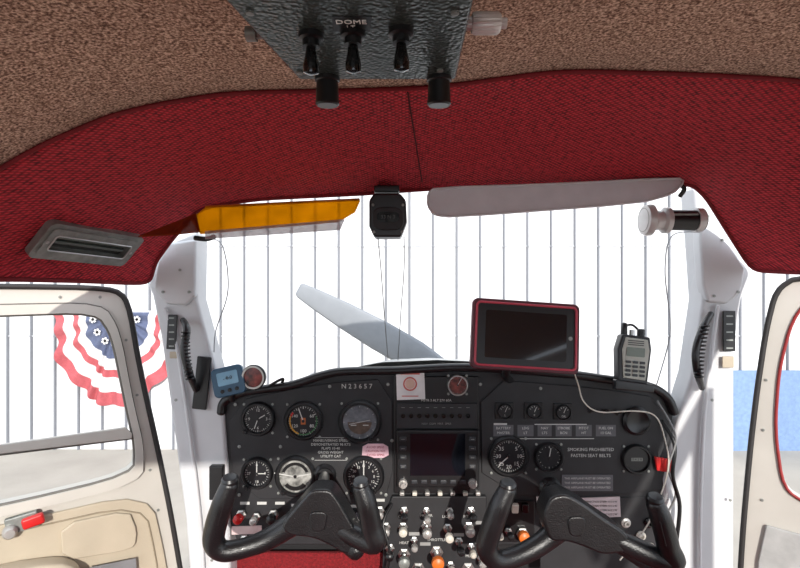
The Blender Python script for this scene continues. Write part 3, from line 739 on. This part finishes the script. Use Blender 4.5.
tube('lamp_wire',[pt(378,238,.94),pt(381,270,1.0),pt(384,310,1.1),pt(388,360,1.2)],.0009,wgry,mc,seg=6)
tube('lamp_wire_b',[pt(404,236,.94),pt(404,270,1.0),pt(401,310,1.1),pt(398,360,1.2)],.0009,wgry,mc,seg=6)

# ---------------------------------------------------------------- visors
sv=group('sun_visor',pt(280,215,.93))
prism('amber_shade',[pt(190,219,.92),pt(206,207,.945),pt(300,202,.945),pt(360,200,.945),pt(355,211,.925),pt(338,221,.91),pt(200,233,.905)],(0,.003,-.002),amber,sv)
prism('clear_shade',[pt(205,231,.905),pt(345,219,.905),pt(340,230,.89),pt(205,239,.89)],(0,.002,0),clearg,sv)
prism('dark_end',[pt(138,236,.86),pt(182,219,.90),pt(196,213,.925),pt(200,231,.90),pt(172,234,.88)],(0,.002,-.002),amberd,sv)
tube('pivot_rod',[pt(195,238,.93),pt(206,239,.94),pt(214,237,.95)],.0045,blk2,sv)
tube('rod',[pt(206,207,.948),pt(359,199.5,.948)],.0025,M('amber_rod',(190,110,20),.3),sv,smoothpath=False)
sv2=group('sun_visor',pt(555,198,.93))
vp=rnd([(428,194),(434,188),(560,184),(678,178),(684,182),(672,194),(640,203),(452,217),(434,215),(428,206)],1)
prism('padded_board',[pt(u,v,.93+(216-v)*.0006) for u,v in vp],(0,.012,.002),visorg,sv2,bev=.004,seg=3)
tube('edge_piping',[pt(u,v,.93+(216-v)*.0006)+Vector((0,-.001,0)) for u,v in vp],.0022,visorg,sv2,smoothpath=False,closed=True,seg=8)
tube('mount_rod',[pt(640,186,.955),pt(672,183,.955),pt(684,188,.955),pt(680,196,.96)],.004,blk2,sv2)

# ---------------------------------------------------------------- vents
av=group('cabin_air_vent',pt(670,220,.96))
c=pt(643,220,.96)
lathe('vent_knob_ring',c,(1,0,-.02),[(.020,0),(.027,.002),(.029,.008),(.029,.014),(.022,.018),(.018,.024),(.018,.034),(.024,.038),(.024,.046),(.020,.048)],M('vent_white_metal',(205,205,205),.3,.2),av,seg=40)
lathe('vent_face',c+Vector((-.001,0,0)),(1,0,-.02),[(0,.004),(.014,.003),(.022,.001),(.022,.004)],greym,av)
lathe('vent_tube',c+Vector((.046,0,0)),(1,0,-.02),[(.019,0),(.019,.064)],blk2,av,seg=32)
lathe('tube_band',c+Vector((.095,0,0)),(1,0,-.02),[(.022,0),(.022,.012)],MATS['vent_white_metal'],av,seg=32)
box('vent_tube_highlight_rib',c+Vector((.07,-.018,.008)),(.045,.003,.004),greym,av)
def rr(w,h,r,n=5):
    out=[]
    for (sx,sz,a0) in ((1,1,0),(-1,1,90),(-1,-1,180),(1,-1,270)):
        for i in range(n+1):
            a=math.radians(a0+90*i/n); out.append((sx*(w/2-r)+r*math.cos(a),sz*(h/2-r)+r*math.sin(a)))
    return out
p0=hit(36,217);p1=hit(130,235);p2=hit(130,260);p3=hit(33,250)
cc=(p0+p1+p2+p3)/4
fx=((p1+p2)/2-(p0+p3)/2); wdt=fx.length; fx.normalize()
fz=((p0+p1)/2-(p3+p2)/2); hgt=fz.length; fz=(fz-fx*fz.dot(fx)).normalized()
fn=fx.cross(fz).normalized()
if fn.y>0: fn=-fn
def loc(a,b,o): return cc+fx*a*wdt+fz*b*hgt+fn*(o+.006)
def nrr(w,h,r): return [(a/wdt,b/hgt) for a,b in rr(w*wdt,h*hgt,r)]
dv=group('louvre_air_vent',cc)
outer=nrr(1,1,.010); inn=nrr(.80,.42,.005)
prism('bezel',[loc(a,b,-.004) for a,b in outer],fn*.012,greym,dv,holes=[[loc(a,b,-.004) for a,b in inn]],bev=.0)
prism('bezel_step',[loc(a,b,.006) for a,b in nrr(.93,.78,.008)],fn*.005,greym,dv,holes=[[loc(a,b,.006) for a,b in inn]])
prism('back_plate',[loc(a,b,-.003) for a,b in inn],fn*.002,M('vent_dark',(45,45,42),.5),dv)
for b in (-.02,.12): prism('louvre_slat',[loc(a,b+c_,.0) for a,c_ in ((-.37,-.035),(.37,-.035),(.37,.035),(-.37,.035))],fn*.006,M('vent_lens',(95,102,96),.35,.2),dv,bev=.0008)
tube('bezel_highlight_bead',[loc(a,b,.011) for a,b in inn],.0014,silver,dv,smoothpath=False,closed=True,seg=6)
for a,b in ((-.44,0),(.44,0)): lathe('screw',loc(a,b,.009),fn,[(.003,0),(.003,.002),(0,.003)],silver,dv,seg=10)

# ---------------------------------------------------------------- tablet
tb=group('tablet_computer',pt(525,336,1.02))
Rt=Euler((math.radians(-8),math.radians(4),math.radians(3))).to_matrix(); tc_=pt(525,336,1.02); kt=1.02/F
def tl(a,b,o): return tc_+Rt@Vector((a*kt,-o,b*kt))
nz=Rt@Vector((0,-1,0))
prism('case_back',[tl(a,b,-.008) for a,b in rr(109,70,6)],nz*.014,M('maroon_case',(84,28,40),.45),tb,bev=.002)
prism('case_rim',[tl(a,b,.006) for a,b in rr(107,68,5)],nz*.003,MATS['maroon_case'],tb,holes=[[tl(a,b,.006) for a,b in rr(98,60,4)]])
tube('case_red_line',[tl(a,b,.0085) for a,b in rr(101,62,4)],.0024,M('case_rim_red',(190,62,80),.4),tb,smoothpath=False,closed=True,seg=6)
prism('bezel_black',[tl(a,b,.006) for a,b in rr(98,60,4)],nz*.001,blk2,tb)
prism('display',[tl(a,b,.007) for a,b in rr(82,47,2)],nz*.0006,screen,tb)
lathe('home_button',tl(45,0,.007),nz,[(.004,0),(.004,.001),(0,.001)],greym,tb,seg=16)
tube('mount_arm',[tl(-10,-20,-.01),tl(-14,-38,-.03),pt(511,381,1.12)],.008,blk2,tb)
lathe('mount_base',pt(511,382,1.14),(0,0,-1),[(.02,-.008),(.028,0),(.03,.02),(0,.02)],blk2,tb)
tube('charging_cable',[tl(50,-30,-.002),pt(578,384,1.07),pt(584,402,1.075),pt(600,412,1.07),pt(635,411,1.07),pt(655,416,1.07),pt(664,436,1.065),pt(668,470,1.06),pt(650,520,1.06),pt(632,545,1.06),pt(620,560,1.06)],.0015,ivory,tb,seg=8)

# handheld radio
hr=group('handheld_radio',pt(632,356,1.07)); c0=pt(632,358,1.07); kr=1.07/F
Rr=Euler((math.radians(-6),math.radians(5),0)).to_matrix()
def rl(a,b,o): return c0+Rr@Vector((a*kr,-o,b*kr))
rn=Rr@Vector((0,-1,0))
rg=M('radio_silver_grey',(168,168,158),.4,.1)
prism('body',[rl(a,b,-.014) for a,b in ((-15,-24),(14,-25),(17,10),(15,22),(-13,23),(-17,8))],rn*.026,blk2,hr,bev=.004)
prism('face',[rl(a,b,.012) for a,b in ((-11,-20),(11,-21),(14,8),(12,19),(-10,20),(-13,8))],rn*.003,rg,hr,bev=.002)
prism('lcd',[rl(a,b+6,.0152) for a,b in rr(18,9,1)],rn*.001,M('lcd_olive',(95,105,90),.2),hr)
for i in range(3):
    for j in range(4): prism('key',[rl(-7+i*7+a,-4-j*4.2+b,.0152) for a,b in rr(5,2.6,.8,2)],rn*.002,blk2,hr)
for i in range(3): prism('speaker_slot',[rl(a,13+i*2+b,.0152) for a,b in rr(16,.8,.3,2)],rn*.0006,blk2,hr)
lathe('tuning_knob',rl(8,22,0),Rr@Vector((0,0,1)),[(.008,0),(.008,.014),(.006,.016),(0,.016)],blk2,hr,seg=20,knurl=.08)
lathe('volume_knob',rl(-1,22,0),Rr@Vector((0,0,1)),[(.006,0),(.006,.012),(0,.013)],silver,hr,seg=20,knurl=.08)
tube('antenna_connector',[rl(-9,22,0),rl(-9,33,0)],[.007,.006],blk2,hr,smoothpath=False)
tube('antenna_coil',[rl(-9,31,0),rl(2,33,-.01),rl(14,22,-.02),rl(18,-2,-.02)],.0025,blk2,hr,seg=8)
prism('belt_clip_stand',[rl(a,b,.0) for a,b in ((-19,-22),(19,-24),(19,-32),(-19,-32))],rn*.02,blk2,hr,bev=.003)

# small GPS tracker + round mirror
gt=group('gps_receiver',pt(229,380,1.07)); c0g=pt(229,381,1.075); kg=1.075/F
Rg=Euler((math.radians(-10),math.radians(-12),math.radians(10))).to_matrix()
def gl_(a,b,o): return c0g+Rg@Vector((a*kg,-o,b*kg))
gn=Rg@Vector((0,-1,0))
prism('body',[gl_(a,b,-.008) for a,b in rr(31,29,5)],gn*.018,M('gps_blue_grey',(54,88,112),.4),gt,bev=.003)
prism('screen',[gl_(a,b+3,.0101) for a,b in rr(20,13,1.5)],gn*.001,M('gps_screen_blue',(120,165,190),.15),gt)
for q in [gl_(-7+i*7,-9,.0103) for i in range(3)]: lathe('button',q,gn,[(.004,0),(.004,.002),(0,.003)],blk2,gt,seg=14)
text('screen_text','- 0.0',gl_(0,3,.0118),.010,blk2,gt,rot=(80,-12,10))
tube('mount_stem',[gl_(0,-12,-.006),pt(232,400,1.09)],.006,blk2,gt)
rm=group('round_mirror',pt(254,377,1.08))
c=pt(254,377,1.075)
lathe('rim',c,(-.1,-1,0),[(.020,-.006),(.025,-.004),(.026,.002),(.023,.006),(.020,.003)],blk2,rm,seg=32)
lathe('rim_bright',c,(-.1,-1,0),[(.022,.002),(.0240,.0068),(.0205,.0068),(.0200,.002)],satin,rm,seg=32)
lathe('glass',c,(-.1,-1,0),[(.0205,.0),(.0205,.0035),(0,.006)],M('mirror_rust',(110,44,40),.3,.0,var=.5,vscale=60),rm,seg=32)
tube('stem',[c+Vector((.0,.004,-.02)),pn(258,392,-.004)],.005,blk2,rm)
tube('lead',[pn(262,392,.0),pn(272,384,.01),pn(284,378,.01),pn(280,386,.0)],.003,blk2,rm)
# antenna leads running down beside the posts
wl=M('wire_lightgrey',(150,155,160),.5)
tube('antenna_lead',[pt(700,232,1.06),pt(672,236,1.06),pt(665,270,1.07),pt(670,320,1.08),pt(668,345,1.09),pt(655,390,1.09)],.0012,wl,trimR,seg=6)
tube('antenna_lead',[pt(202,238,1.06),pt(222,245,1.06),pt(228,290,1.07),pt(216,330,1.08),pt(214,352,1.08)],.0012,wl,trimL,seg=6)

# ---------------------------------------------------------------- light
w=bpy.data.worlds.new('sky'); bpy.context.scene.world=w; w.use_nodes=True
bg=w.node_tree.nodes['Background']; bg.inputs[0].default_value=(0.83,0.90,1.0,1); bg.inputs[1].default_value=2.0
sd_=bpy.data.lights.new('sun','SUN'); sd_.energy=4.0; sd_.angle=math.radians(0.6); sd_.color=(1,.95,.88)
so_=bpy.data.objects.new('sun',sd_); bpy.context.collection.objects.link(so_)
so_.rotation_euler=Vector((-0.15,0.95,-0.27)).to_track_quat('-Z','Y').to_euler(); so_.location=(3,-6,6)
cd=bpy.data.cameras.new('camera'); cam=bpy.data.objects.new('camera',cd); bpy.context.collection.objects.link(cam)
cam.location=(0,0,EYE); cam.rotation_euler=(math.radians(90),0,0); cd.lens=F*36/800; cd.sensor_width=36; cd.clip_start=.01
bpy.context.scene.camera=cam
sc=bpy.context.scene
sc.view_settings.view_transform='Standard'; sc.view_settings.look='None'; sc.view_settings.exposure=0.15
